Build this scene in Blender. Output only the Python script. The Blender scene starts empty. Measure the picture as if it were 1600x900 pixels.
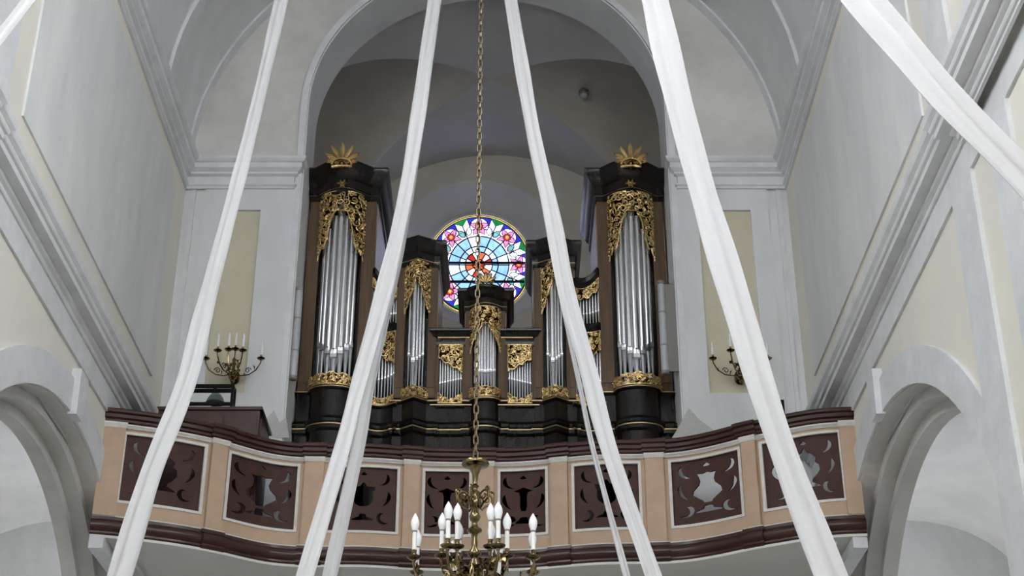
import bpy, bmesh, math, random
from mathutils import Vector, Matrix
from math import sin, cos, pi, radians, sqrt

# ------------------------------------------------------------------ camera, world, light
EYE = 1.6                                   # eye height; all z below are relative to the eye, shifted at the end
F = 2395.0; PITCH = radians(28.03); CX = 0.37
SP, CP = sin(PITCH), cos(PITCH)
scene = bpy.context.scene
COL = scene.collection
cam_d = bpy.data.cameras.new('camera'); cam = bpy.data.objects.new('camera', cam_d); COL.objects.link(cam)
cam.location = (CX, 0, EYE); cam.rotation_euler = (pi/2 + PITCH, 0, 0)
cam_d.sensor_width = 36; cam_d.lens = 36 * F / 1600; cam_d.clip_end = 300
scene.camera = cam
scene.view_settings.view_transform = 'Standard'; scene.view_settings.look = 'None'
scene.view_settings.gamma = 1; scene.view_settings.use_curve_mapping = False
scene.view_settings.exposure = 0.0
world = bpy.data.worlds.new('overcast'); scene.world = world; world.use_nodes = True
bg = world.node_tree.nodes['Background']; bg.inputs[0].default_value = (0.945, 0.97, 1.0, 1); bg.inputs[1].default_value = 10.0

def fz(py): o = 450 - py; return (F*SP + o*CP), (F*CP - o*SP)
def at(px, py, Y):
    z, y = fz(py); k = Y / y
    return Vector((CX + (px-800)*k, Y, z*k))
def atX(px, py, X):
    z, y = fz(py); return at(px, py, (X-CX)*y/(px-800))
def atZ(px, py, Z):
    z, y = fz(py); return at(px, py, Z*y/z)
def zz(py, Y): z, y = fz(py); return z/y*Y
def xx(px, py, Y): return at(px, py, Y).x

# ------------------------------------------------------------------ materials
def material(name, col, rough=0.6, metal=0.0, var=0.0, scale=3.0, stretch=(1,1,1), bump=0.0, bscale=30.0, col2=None, coat=0.0, spec=0.5):
    m = bpy.data.materials.new(name); m.use_nodes = True
    nt = m.node_tree; b = nt.nodes['Principled BSDF']
    b.inputs['Base Color'].default_value = (*col, 1); b.inputs['Roughness'].default_value = rough
    b.inputs['Metallic'].default_value = metal; b.inputs['Coat Weight'].default_value = coat
    b.inputs['Specular IOR Level'].default_value = spec
    tc = nt.nodes.new('ShaderNodeTexCoord'); mp = nt.nodes.new('ShaderNodeMapping')
    mp.inputs['Scale'].default_value = stretch; nt.links.new(tc.outputs['Object'], mp.inputs['Vector'])
    if var > 0 or col2:
        n = nt.nodes.new('ShaderNodeTexNoise'); n.inputs['Scale'].default_value = scale; n.inputs['Detail'].default_value = 6; n.inputs['Roughness'].default_value = 0.62
        nt.links.new(mp.outputs[0], n.inputs['Vector'])
        r = nt.nodes.new('ShaderNodeValToRGB'); r.color_ramp.elements[0].position = 0.33; r.color_ramp.elements[1].position = 0.68
        c2 = col2 if col2 else tuple(c*(1-var) for c in col)
        r.color_ramp.elements[0].color = (*c2, 1); r.color_ramp.elements[1].color = (*col, 1)
        nt.links.new(n.outputs['Fac'], r.inputs['Fac']); nt.links.new(r.outputs[0], b.inputs['Base Color'])
    if bump > 0:
        n2 = nt.nodes.new('ShaderNodeTexNoise'); n2.inputs['Scale'].default_value = bscale; n2.inputs['Detail'].default_value = 4
        nt.links.new(mp.outputs[0], n2.inputs['Vector'])
        bp = nt.nodes.new('ShaderNodeBump'); bp.inputs['Strength'].default_value = bump; bp.inputs['Distance'].default_value = 0.02
        nt.links.new(n2.outputs['Fac'], bp.inputs['Height']); nt.links.new(bp.outputs[0], b.inputs['Normal'])
    return m
def emit(name, col, s):
    m = bpy.data.materials.new(name); m.use_nodes = True; nt = m.node_tree
    b = nt.nodes['Principled BSDF']; b.inputs['Base Color'].default_value = (*[c*0.4 for c in col], 1); b.inputs['Roughness'].default_value = 0.3
    n = nt.nodes.new('ShaderNodeTexNoise'); n.inputs['Scale'].default_value = 14; n.inputs['Detail'].default_value = 3
    tc = nt.nodes.new('ShaderNodeTexCoord'); nt.links.new(tc.outputs['Object'], n.inputs['Vector'])
    mr = nt.nodes.new('ShaderNodeMapRange'); mr.inputs[1].default_value = 0.3; mr.inputs[2].default_value = 0.7; mr.inputs[3].default_value = s*0.75; mr.inputs[4].default_value = s*1.2
    nt.links.new(n.outputs['Fac'], mr.inputs[0])
    b.inputs['Emission Color'].default_value = (*col, 1); nt.links.new(mr.outputs[0], b.inputs['Emission Strength'])
    return m
def cloth(name, alb=.72, clear=0.05):
    m = bpy.data.materials.new(name); m.use_nodes = True; nt = m.node_tree
    for n in list(nt.nodes): nt.nodes.remove(n)
    out = nt.nodes.new('ShaderNodeOutputMaterial'); mix = nt.nodes.new('ShaderNodeMixShader'); mix.inputs[0].default_value = 0.35
    d = nt.nodes.new('ShaderNodeBsdfPrincipled'); d.inputs['Base Color'].default_value = (alb, alb*.995, alb*1.01, 1); d.inputs['Roughness'].default_value = 0.55
    t = nt.nodes.new('ShaderNodeBsdfTranslucent'); t.inputs[0].default_value = (alb, alb, alb*1.02, 1)
    nz = nt.nodes.new('ShaderNodeTexNoise'); nz.inputs['Scale'].default_value = 9; nz.inputs['Detail'].default_value = 3
    tc = nt.nodes.new('ShaderNodeTexCoord'); nt.links.new(tc.outputs['Object'], nz.inputs['Vector'])
    bp = nt.nodes.new('ShaderNodeBump'); bp.inputs['Strength'].default_value = 0.5; bp.inputs['Distance'].default_value = 0.03
    nt.links.new(nz.outputs['Fac'], bp.inputs['Height']); nt.links.new(bp.outputs[0], d.inputs['Normal'])
    nt.links.new(d.outputs[0], mix.inputs[1]); nt.links.new(t.outputs[0], mix.inputs[2]); mx = nt.nodes.new('ShaderNodeMixShader'); mx.inputs[0].default_value = clear; tr = nt.nodes.new('ShaderNodeBsdfTransparent')
    nt.links.new(mix.outputs[0], mx.inputs[1]); nt.links.new(tr.outputs[0], mx.inputs[2]); nt.links.new(mx.outputs[0], out.inputs[0])
    return m
M = {}
M['white'] = material('white limewash', (0.74,0.75,0.765), 0.85, var=0.14, scale=1.6, stretch=(1,1,0.45), bump=0.15, bscale=14)
M['streak'] = material('streaked limewash', (0.78,0.785,0.785), 0.85, scale=1.5, stretch=(1.2,1.2,0.4), bump=0.2, bscale=7, col2=(0.67,0.68,0.69))
M['cream'] = material('pale cream plaster', (0.80,0.775,0.69), 0.85, scale=1.1, stretch=(1,1,0.5), bump=0.15, bscale=12, col2=(0.73,0.715,0.665))
M['yellow'] = material('yellow cream plaster', (0.64,0.59,0.455), 0.85, var=0.1, scale=2, bump=0.1)
M['trim'] = material('white stucco trim', (0.75,0.765,0.79), 0.7, var=0.14, scale=3, bump=0.1, bscale=20)
M['lunette'] = material('stained lunette plaster', (0.72,0.715,0.69), 0.88, scale=1.0, bump=0.2, bscale=8, col2=(0.56,0.55,0.525))
M['patch'] = material('bare grey plaster', (0.55,0.545,0.53), 0.9, var=0.15, scale=5, bump=0.2)
M['loft'] = material('loft plaster', (0.64,0.605,0.53), 0.9, var=0.15, scale=1.2)
M['lofttop'] = material('loft vault plaster', (0.66,0.66,0.67), 0.9, var=0.12, scale=1.2)
M['stone'] = material('stone floor', (0.36,0.34,0.31), 0.6, var=0.2, scale=2)
M['black'] = material('black stained wood', (0.012,0.0095,0.008), 0.22, var=0.3, scale=6, stretch=(1,1,.2), spec=0.3)
M['wood'] = material('brown organ wood', (0.13,0.072,0.03), 0.5, scale=4, stretch=(6,6,0.5), col2=(0.07,0.038,0.016))
M['sidewood'] = material('pale case side', (0.36,0.29,0.21), 0.35, scale=3, stretch=(5,5,0.3), col2=(0.27,0.21,0.15))
M['gold'] = material('gilded carving', (0.88,0.68,0.35), 0.24, 1.0, scale=22, bump=0.4, bscale=55, col2=(0.52,0.36,0.15))
M['goldline'] = material('gilt line', (0.75,0.58,0.30), 0.35, 1.0, var=0.2, scale=10)
M['tin'] = material('tin pipe metal', (0.62,0.63,0.65), 0.27, 1.0, var=0.18, scale=5, stretch=(1,1,.15))
M['rail'] = material('maroon varnished rail', (0.060,0.021,0.016), 0.27, scale=5, stretch=(.5,.5,4), col2=(0.030,0.011,0.009), coat=0.1, spec=0.35)
M['panel'] = material('maroon painted panel', (0.072,0.034,0.028), 0.55, var=0.25, scale=7, spec=0.2)
M['beige'] = material('beige painted parapet', (0.52,0.37,0.26), 0.65, var=0.12, scale=5, bump=0.05)
M['line'] = material('white painted line', (0.72,0.70,0.67), 0.6, var=0.15, scale=12)
M['under'] = material('balcony soffit plaster', (0.70,0.695,0.66), 0.85, var=0.1, scale=1)
M['brass'] = material('polished brass', (0.28,0.215,0.11), 0.14, 1.0, scale=14, col2=(0.11,0.08,0.04))
M['bronze'] = material('dull bronze chain', (0.24,0.19,0.115), 0.38, 1.0, scale=30, col2=(0.12,0.09,0.05))
M['candle'] = material('white candle sleeve', (0.86,0.86,0.84), 0.45, var=0.06, scale=20)
M['bulb'] = material('frosted bulb glass', (0.90,0.91,0.93), 0.25, var=0.04, scale=20, coat=0.4)
M['ribbon'] = cloth('white satin ribbon')
M['lead'] = material('lead came', (0.012,0.012,0.02), 0.5, 0.3, var=0.2)
M['iron'] = material('black painted steel', (0.005,0.005,0.0055), 0.5, var=0.2, scale=10, spec=0.12)
M['tube'] = material('grey lamp tube', (0.50,0.52,0.54), 0.25, 0.2, var=0.12, scale=8, coat=0.5)
M['cabinet'] = material('dark red cabinet wood', (0.065,0.022,0.015), 0.35, scale=3, stretch=(1,1,8), col2=(0.035,0.012,0.009), coat=0.2)
M['shade'] = material('grey green lamp shade', (0.18,0.23,0.19), 0.4, var=0.2, scale=15)
M['grey'] = material('grey device plastic', (0.22,0.21,0.20), 0.5, var=0.1)

# ------------------------------------------------------------------ mesh builder
class MB:
    def __init__(s): s.v = []; s.f = []; s.mi = []; s.cur = 0
    def vert(s, p): s.v.append(tuple(p)); return len(s.v)-1
    def face(s, idx): s.f.append(tuple(idx)); s.mi.append(s.cur)
    def box(s, x0, x1, y0, y1, z0, z1):
        i = len(s.v)
        s.v += [(x,y,z) for z in (z0,z1) for y in (y0,y1) for x in (x0,x1)]
        for q in ((0,1,3,2),(4,6,7,5),(0,4,5,1),(2,3,7,6),(0,2,6,4),(1,5,7,3)): s.face([i+k for k in q])
        return s
    def rings(s, rings, closed=True, caps=True, loop=False):
        n = len(rings[0]); base = []
        for r in rings: base.append(len(s.v)); s.v += [tuple(p) for p in r]
        R = len(rings)
        for a in range(R if loop else R-1):
            b = (a+1) % R
            for k in range(n if closed else n-1):
                k2 = (k+1) % n
                s.face((base[a]+k, base[a]+k2, base[b]+k2, base[b]+k))
        if caps and closed and not loop:
            s.face([base[0]+k for k in range(n)][::-1]); s.face([base[-1]+k for k in range(n)])
        return s
    def tube(s, path, r, n=6, loop=False, caps=True):
        path = [Vector(p) for p in path]; R = len(path); out = []
        rr = r if isinstance(r, (list,tuple)) else [r]*R
        up = None
        for i, p in enumerate(path):
            a = path[(i-1) % R] if (i > 0 or loop) else p
            b = path[(i+1) % R] if (i < R-1 or loop) else p
            t = (b-a); t = t.normalized() if t.length > 1e-9 else Vector((0,0,1))
            if up is None:
                up = Vector((0,0,1)) if abs(t.z) < 0.9 else Vector((1,0,0))
            u = (up - t*up.dot(t)); u = u.normalized() if u.length > 1e-6 else t.orthogonal().normalized()
            up = u; w = t.cross(u)
            out.append([p + (u*cos(2*pi*k/n) + w*sin(2*pi*k/n))*rr[i] for k in range(n)])
        return s.rings(out, True, caps, loop)
    def lathe(s, prof, n=16, c=(0,0,0)):
        return s.rings([[(c[0]+r*cos(2*pi*k/n), c[1]+r*sin(2*pi*k/n), c[2]+z) for k in range(n)] for r, z in prof])
    def grid(s, fn, nu, nv):
        b = len(s.v)
        for i in range(nu+1):
            for j in range(nv+1): s.v.append(tuple(fn(i/nu, j/nv)))
        for i in range(nu):
            for j in range(nv):
                k = b + i*(nv+1) + j; s.face((k, k+nv+1, k+nv+2, k+1))
        return s
    def sweep(s, path, prof, caps=True):
        """moulding: profile (offset to the right of travel, z) along a plan path"""
        R = len(path); rings = []
        for i, p in enumerate(path):
            ns = []
            for a, b in ((i-1,i),(i,i+1)):
                if 0 <= a and b < R:
                    dx, dy = path[b][0]-path[a][0], path[b][1]-path[a][1]; L = math.hypot(dx,dy)
                    if L > 1e-9: ns.append((dy/L, -dx/L))
            if len(ns) == 2:
                d = 1 + ns[0][0]*ns[1][0] + ns[0][1]*ns[1][1]; d = max(d, 0.25)
                n = ((ns[0][0]+ns[1][0])/d, (ns[0][1]+ns[1][1])/d)
            else: n = ns[0]
            rings.append([(p[0]+n[0]*o, p[1]+n[1]*o, z) for o, z in prof])
        return s.rings(rings, True, caps)
    def prism(s, poly, z0, z1):
        return s.rings([[(x,y,z0) for x,y in poly], [(x,y,z1) for x,y in poly]])
    def build(s, name, mats, parent=None, smooth=35, fix=True):
        me = bpy.data.meshes.new(name); me.from_pydata(s.v, [], s.f)
        if not isinstance(mats, (list,tuple)): mats = [mats]
        for m in mats: me.materials.append(M[m])
        if len(mats) > 1: me.polygons.foreach_set('material_index', s.mi)
        if fix:
            bm = bmesh.new(); bm.from_mesh(me); bmesh.ops.recalc_face_normals(bm, faces=bm.faces); bm.to_mesh(me); bm.free()
        if smooth: me.shade_smooth(); me.set_sharp_from_angle(angle=radians(smooth))
        o = bpy.data.objects.new(name, me); COL.objects.link(o)
        if parent: adopt(o, parent)
        return o
ROOT = {}
def world_of(o):
    m = o.matrix_basis.copy()
    while o.parent: m = o.parent.matrix_basis @ o.matrix_parent_inverse @ m if False else (o.parent.matrix_basis @ (o.matrix_parent_inverse @ m)); o = o.parent
    return m
def adopt(o, parent, keep=True):
    o.parent = parent
    if keep: o.matrix_parent_inverse = world_of(parent).inverted()
def thing(name, label, cat, loc, group=None):
    o = bpy.data.objects.new(name, None); COL.objects.link(o); o.location = loc; o.empty_display_size = 0.1
    return tag(o, label, cat, group)
def tag(o, label, cat, group=None):
    o['label'] = label; o['category'] = cat
    if group: o['group'] = group
    return o
def struct(o, label=None):
    o['kind'] = 'structure'
    if label: o['label'] = label
    return o
def copy_tree(o, parent=None):
    c = o.copy(); COL.objects.link(c)
    if parent: c.parent = parent
    for ch in [x for x in o.children]: copy_tree(ch, c)
    return c
def plate(outer, holes, fn, t, cuts=()):
    """flat plate with holes (2D), then mapped to 3D by fn(u, v, w) with w in 0..t -> MB"""
    cu = bpy.data.curves.new('tmp', 'CURVE'); cu.dimensions = '2D'; cu.fill_mode = 'BOTH'; cu.extrude = 0.5
    for poly in [outer] + list(holes):
        sp = cu.splines.new('POLY'); sp.points.add(len(poly)-1); sp.use_cyclic_u = True
        for k, (x, y) in enumerate(poly): sp.points[k].co = (x, y, 0, 1)
    ob = bpy.data.objects.new('tmp', cu); COL.objects.link(ob)
    dg = bpy.context.evaluated_depsgraph_get(); me = bpy.data.meshes.new_from_object(ob.evaluated_get(dg))
    bm = bmesh.new(); bm.from_mesh(me)
    bmesh.ops.remove_doubles(bm, verts=bm.verts, dist=1e-5)
    for u in cuts:
        bmesh.ops.bisect_plane(bm, geom=bm.verts[:]+bm.edges[:]+bm.faces[:], plane_co=(u,0,0), plane_no=(1,0,0), dist=1e-6)
    mb = MB(); bm.verts.index_update()
    for v in bm.verts: mb.vert(fn(v.co.x, v.co.y, (v.co.z+0.5)*t))
    for f in bm.faces: mb.face([v.index for v in f.verts])
    bm.free(); bpy.data.objects.remove(ob); bpy.data.curves.remove(cu); bpy.data.meshes.remove(me)
    return mb
def arc(cx, cy, r, a0, a1, n, ry=None):
    return [(cx + r*cos(a0+(a1-a0)*k/n), cy + (ry or r)*sin(a0+(a1-a0)*k/n)) for k in range(n+1)]
def ringstrip(c, r0, r1, a0, a1, n, fn, t):
    """flat ring band as plate"""
    o = arc(c[0], c[1], r1, a0, a1, n); i = arc(c[0], c[1], r0, a1, a0, n)
    mb = MB(); rings = []
    for k in range(n+1):
        a, b = o[k], i[n-k]
        rings.append([fn(a[0],a[1],0), fn(a[0],a[1],t), fn(b[0],b[1],t), fn(b[0],b[1],0)])
    return mb.rings(rings)

# ------------------------------------------------------------------ setting
HW = 4.26; DB = 18.5; Z0 = -EYE; ZSP = 11.9; DN = -8.0
AR = 2.62; AZ = 12.9; DT = 19.36                       # great arch: radius, spring, rear face
struct(MB().box(-16, 16, -14, 26, Z0-0.2, Z0).build('floor', 'stone'), 'pale stone church floor')
# end of the nave behind the photographer, with the opening of its window
lun = arc(0, 11.0, 2.4, 0, pi, 24) + [(-2.4, 7.4), (2.4, 7.4)]
wf = plate([(-HW-.3, Z0), (HW+.3, Z0), (HW+.3, ZSP)] + arc(0, ZSP, HW+.3, 0, pi, 40)[1:], [lun], lambda u,v,w: (u, DN-w, v), .36).build('wall_front', 'cream')
struct(wf, 'cream nave wall behind the photographer')
wn = bpy.data.objects.new('window_front_offscreen', None); COL.objects.link(wn); wn.location = (0, DN, 7.4); struct(wn, 'large arched window in the nave wall behind the photographer')
for x in (-1.2, 0, 1.2): MB().box(x-.03, x+.03, DN-.2, DN-.14, 7.4, 11.0+sqrt(2.4**2-x*x)).build('mullion', 'trim', wn)
for z in (8.6, 9.8, 11.0): MB().box(-2.4, 2.4, DN-.2, DN-.14, z-.03, z+.03).build('glazing_bar', 'trim', wn)
# side walls with the arcade arch
AC, ARR, AZC = 14.8, 3.77, 2.6
for side, sg in (('left', -1), ('right', 1)):
    hole = [(AC-ARR, Z0+0.02)] + arc(AC, AZC, ARR, pi, 0, 40) + [(AC+ARR, Z0+0.02)]
    WB = (6.9, 1.6, -3.7); wopen = [[(c-2, 8.0), (c+2, 8.0), (c+2, 9.6)] + arc(c, 9.6, 2.0, 0, pi, 20, 1.6)[1:] for c in WB]
    w = plate([(DN, Z0), (DB+0.9, Z0), (DB+0.9, ZSP+0.3), (DN, ZSP+0.3)], [hole] + wopen, lambda u,v,w: (sg*(HW+w), u, v), 0.18).build('wall_'+side, 'cream')
    struct(w, 'cream plastered nave wall with wide arcade arch')
    # stepped soffit rings
    for k, (rr, a, b) in enumerate(((ARR-0.13, 0.18, 0.35), (ARR-0.25, 0.35, 0.52))):
        pts = [(AC-rr, Z0)] + arc(AC, AZC, rr, pi, 0, 40) + [(AC+rr, Z0)]
        out = [(AC-rr-0.6, Z0)] + arc(AC, AZC, rr+0.6, pi, 0, 40) + [(AC+rr+0.6, Z0)]
        mb = MB().rings([[(sg*(HW+a), p[0], p[1]), (sg*(HW+b), p[0], p[1]), (sg*(HW+b), q[0], q[1]), (sg*(HW+a), q[0], q[1])] for p, q in zip(pts, out)])
        adopt(mb.build('arch_step', 'lunette'), w)
    ringw = MB().rings([[(sg*(HW-0.001), p[0], p[1]), (sg*(HW+0.185), p[0], p[1]), (sg*(HW+0.185), q[0], q[1]), (sg*(HW-0.001), q[0], q[1])]
        for p, q in zip([(AC-ARR+.01, Z0)]+arc(AC, AZC, ARR-.012, pi, 0, 40)+[(AC+ARR-.01, Z0)], [(AC-ARR, Z0)]+arc(AC, AZC, ARR, pi, 0, 40)+[(AC+ARR, Z0)])])
    adopt(ringw.build('arch_soffit', 'lunette'), w)
    # archivolt, keystone, frames
    adopt(ringstrip((AC, AZC), ARR, ARR+0.36, 0.02, pi-0.02, 48, lambda u,v,w: (sg*(HW-w), u, v), 0.035).build('archivolt', 'trim'), w)
    kb = MB().rings([[(sg*(HW-e), AC+d, AZC+rr) for d, e in ((-h,0),(-h,.10),(h,.10),(h,0))] for rr, h in ((ARR-0.03, .11), (ARR+0.47, .15))])
    adopt(kb.build('keystone', 'trim'), w)
    adopt(MB().box(min(sg*HW,sg*(HW-.03)), max(sg*HW,sg*(HW-.03)), DN, DB, 6.96, 7.2).build('frieze_band', 'trim'), w)
    for d0, d1 in ((10.92, 11.5), (9.9, 10.4)):
        adopt(MB().box(min(sg*HW,sg*(HW-.04)), max(sg*HW,sg*(HW-.04)), d0, d1, Z0, 6.97).build('pilaster_strip', 'trim'), w)
        adopt(MB().box(min(sg*HW,sg*(HW-.04)), max(sg*HW,sg*(HW-.04)), d0, d1, 7.52, 11.45).build('pilaster_strip', 'trim'), w)
    # streaked wall panel between the cornices
    mb = plate([(12.0, 8.23), (17.86, 8.23), (17.86, 10.95), (17.72, 11.2), (12.0, 11.2)], [], lambda u,v,w: (sg*(HW-w), u, v), 0.025)
    adopt(mb.build('wall_panel', 'streak'), w)
    wn = bpy.data.objects.new('window_%s_offscreen' % side, None); COL.objects.link(wn); wn.location = (sg*HW, 1.6, 8.0); struct(wn, 'row of tall arched clerestory windows lighting the nave')
    for c in WB:
        for d in (-1, 0, 1): MB().box(min(sg*(HW+.08),sg*(HW+.12)), max(sg*(HW+.08),sg*(HW+.12)), c+d-.02, c+d+.02, 8.0, 9.6+1.6*sqrt(1-(d/2)**2)).build('mullion', 'trim', wn)
        for z in (8.8, 9.6): MB().box(min(sg*(HW+.07),sg*(HW+.13)), max(sg*(HW+.07),sg*(HW+.13)), c-2, c+2, z-.02, z+.02).build('glazing_bar', 'trim', wn)
    # aisle behind the arch
    awo = [(4.6, 1.6), (7.4, 1.6), (7.4, 4.2)] + arc(6.0, 4.2, 1.4, 0, pi, 16)[1:]
    struct(plate([(DN, Z0), (21.3, Z0), (21.3, 7.6), (DN, 7.6)], [awo], lambda u,v,w: (sg*(7.6+w), u, v), .3).build('wall_aisle_'+side, 'white'), 'white outer wall of the side aisle')
    struct(MB().box(min(sg*4.3, sg*7.9), max(sg*4.3, sg*7.9), DN-.3, DN, Z0, 7.6).build('wall_aisle_front_'+side, 'white'), 'white near end wall of the side aisle')
    wa = bpy.data.objects.new('window_aisle_%s_offscreen' % side, None); COL.objects.link(wa); wa.location = (sg*7.7, 6.0, 1.6); struct(wa, 'arched window in the outer wall of the side aisle')
    for d in (5.3, 6.0, 6.7): MB().box(min(sg*7.7,sg*7.74), max(sg*7.7,sg*7.74), d-.02, d+.02, 1.6, 4.2+sqrt(1.96-(d-6)**2)).build('mullion', 'trim', wa)
    struct(MB().grid(lambda a,b: (sg*(6.02-1.6*cos(a*pi)), DN+b*29.2, 6.3+1.1*sin(a*pi)), 16, 2).build('ceiling_aisle_'+side, 'white', fix=False), 'white vault of the side aisle')
    struct(MB().rings([[(sg*(5.42+e), 12.6+d, z) for e, d in ((0,0),(0,.5),(2.2,.5),(2.2,0))] for z in (Z0, Z0+.01)]).build('trim_%d' % (7 if sg<0 else 8), 'trim'))
    struct(MB().box(min(sg*4.8, sg*7.6), max(sg*4.8, sg*7.6), 21, 21.3, Z0, 7.6).build('wall_aisle_end_'+side, 'white'), 'white end wall of the side aisle')
    # transverse aisle arch beyond the opening
    struct(ringstrip((6.5, 3.6), 1.0, 1.35, 0, pi, 24, lambda u,v,w: (sg*u, 11.9+w, v), 0.4).build('trim_%d' % (9 if sg<0 else 10), 'trim'), 'white transverse arch inside the side aisle')

# lower cornice with a break over the pilaster, upper cornice turning on to the back wall
low = [(0,7.2),(.03,7.2),(.03,7.23),(.05,7.235),(.06,7.25),(.06,7.275),(.095,7.29),(.10,7.31),(.10,7.325),(.20,7.33),(.20,7.39),(.225,7.40),(.235,7.42),(.235,7.44),(.27,7.47),(.28,7.50),(.28,7.54),(0,7.55)]
upp = [(0,11.43),(.035,11.43),(.035,11.46),(.06,11.475),(.06,11.51),(.02,11.52),(.02,11.63),(.07,11.65),(.07,11.68),(.13,11.72),(.13,11.80),(.16,11.81),(.19,11.84),(.19,11.88),(0,11.9)]
for i, sg in ((1, -1), (2, 1)):
    for k, (prof, e, nm) in enumerate(((low, .10, i), (upp, 0, i+2))):
        if k == 0:
            pts = [(sg*HW, DN), (sg*HW, 9.0), (sg*(HW-e), 9.0), (sg*(HW-e), 10.45), (sg*(HW-.05), 10.45), (sg*(HW-.05), 10.85), (sg*HW, 10.85), (sg*HW, DB)]
        else:
            pts = [(sg*HW, DN), (sg*HW, DB), (sg*2.74, DB), (sg*2.74, DB+.05)]
        if sg > 0: pts = pts[::-1]
        struct(MB().sweep(pts, prof).build('trim_%d' % nm, 'trim', smooth=25), ('lower' if k == 0 else 'upper') + ' white stucco cornice of the nave wall')

# nave vault (semicircular barrel) and its ribs
def barrel(r, d0, d1, n=40):
    return MB().rings([[(-r*cos(pi*k/n), d, ZSP + r*sin(pi*k/n)) for k in range(n+1)] for d in (d0, d1)], closed=False, caps=False)
struct(barrel(HW, DN, DB+.1).build('ceiling', 'white', fix=False), 'white barrel vault of the nave')
for j, (d0, d1, dr) in enumerate(((16.75, 16.95, .05), (18.36, 18.56, .035), (11.0, 11.6, .06))):
    mb = MB().rings([[(-r*cos(pi*k/40), d, ZSP + r*sin(pi*k/40)) for r, d in ((HW+.02,d0),(HW-dr,d0),(HW-dr,d1),(HW+.02,d1))] for k in range(41)])
    struct(mb.build('trim_%d' % (11+j), 'trim', smooth=25), 'white rib of the nave vault')

# back wall with the great arch
outer = [(-HW-.3, Z0), (HW+.3, Z0), (HW+.3, ZSP)] + arc(0, ZSP, HW+.3, 0, pi, 40)[1:]
hole = [(-AR, 5.7), (AR, 5.7)] + arc(0, AZ, AR, 0, pi, 48)
wb = plate(outer, [hole], lambda u,v,w: (u, DB+.05+w, v), DT-DB-.05).build('wall_back', 'lunette')
struct(wb, 'stained plaster end wall pierced by the great round arch')
mb = MB().rings([[(p[0]*s, d, AZ+(p[1]-AZ)*s if p[1] > AZ else p[1]) for s, d in ((.999, DB+.0), (1.035, DB+.0), (1.035, DB+.06), (.999, DB+.06))] for p in [(AR, 5.7)] + arc(0, AZ, AR, 0, pi, 48) + [(-AR, 5.7)]])
adopt(mb.build('arch_edge', 'trim'), wb)
mb = MB().rings([[(p[0]*s, d, AZ+(p[1]-AZ)*s if p[1] > AZ else p[1]) for s, d in ((.992, DB+.04), (1.0, DB+.04), (1.0, DT), (.992, DT))] for p in [(AR, 5.7)] + arc(0, AZ, AR, 0, pi, 48) + [(-AR, 5.7)]])
adopt(mb.build('arch_soffit', 'white'), wb)
for sg, (a, b) in ((-1, (3.16, 3.70)), (1, (2.98, 3.72))):
    adopt(plate([(sg*2.70, 5.7), (sg*3.97, 5.7), (sg*3.97, 11.45), (sg*2.70, 11.45)], [[(sg*a, 8.28), (sg*b, 8.28), (sg*b, 11.09), (sg*a, 11.09)]],
          lambda u,v,w: (u, DB+.05-w, v), 0.055).build('pilaster', 'white'), wb)
    adopt(MB().box(min(sg*a,sg*b), max(sg*a,sg*b), DB+.035, DB+.052, 8.28, 11.09).build('cream_panel', 'yellow'), wb)
    adopt(MB().box(min(sg*3.97,sg*4.26), max(sg*3.97,sg*4.26), DB+.03, DB+.055, 5.7, 11.45).build('corner_strip', 'white'), wb)
    adopt(MB().box(min(sg*4.10,sg*4.16), max(sg*4.10,sg*4.16), DB+.0, DB+.055, 5.7, 11.45).build('corner_strip', 'trim'), wb)

for poly in ([(1050,684),(1060,668),(1076,637),(1092,655),(1110,668),(1128,684)], [(404,684),(418,652),(428,641),(437,660),(447,652),(452,684)]):
    pts = [at(x, y, DB-.006) for x, y in poly]
    adopt(MB().rings([[(p.x, DB-.006, p.z) for p in pts], [(p.x, DB+.002, p.z) for p in pts]]).build('plaster_patch', 'patch', smooth=0), wb)

# organ loft chamber behind the arch
LW = 3.35; D1 = 24.2; VC = (DT+D1)/2; VS = 12.25; VR = 3.45
WX, WZ, WD = xx(748, 412, 24.7), zz(412, 24.7), 24.7
for nm, sg in (('left', -1), ('right', 1)):
    struct(MB().box(min(sg*LW,sg*(LW+.3)), max(sg*LW,sg*(LW+.3)), DT, D1+.3, 5.5, 16.4).build('wall_loft_'+nm, 'loft'), 'dim side wall of the organ loft')
wr = plate([(-LW-.3, 5.5), (LW+.3, 5.5), (LW+.3, 16.4), (-LW-.3, 16.4)], [arc(WX, WZ, 1.5, 0, 2*pi, 64)[:-1]], lambda u,v,w: (u, D1+w, v), .12).build('wall_loft_rear', 'loft')
struct(wr, 'dim rear wall of the organ loft around the round window')
mb = MB().rings([[(WX+r*cos(2*pi*k/64), d, WZ+r*(1.085 if r < 1.1 else 1)*sin(2*pi*k/64)) for r, d in ((1.5, D1-.005), (1.03, WD), (1.05, WD+.3), (1.56, D1+.1))] for k in range(64)], loop=True)
adopt(mb.build('window_niche', 'lofttop', smooth=25), wr)
def groin(a, b):
    x = -LW + 2*LW*a; y = DT + (D1-DT)*b
    h1 = sqrt(max(0, 1-(x/LW)**2)); h2 = sqrt(max(0, 1-((y-VC)/((D1-DT)/2))**2))
    return (x, y, VS + VR*max(h1, h2))
mbv = MB(); N = 72
for i in range(N+1):
    for j in range(N+1): mbv.vert(groin(0.5-0.5*cos(pi*i/N), 0.5-0.5*cos(pi*j/N)))
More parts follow.
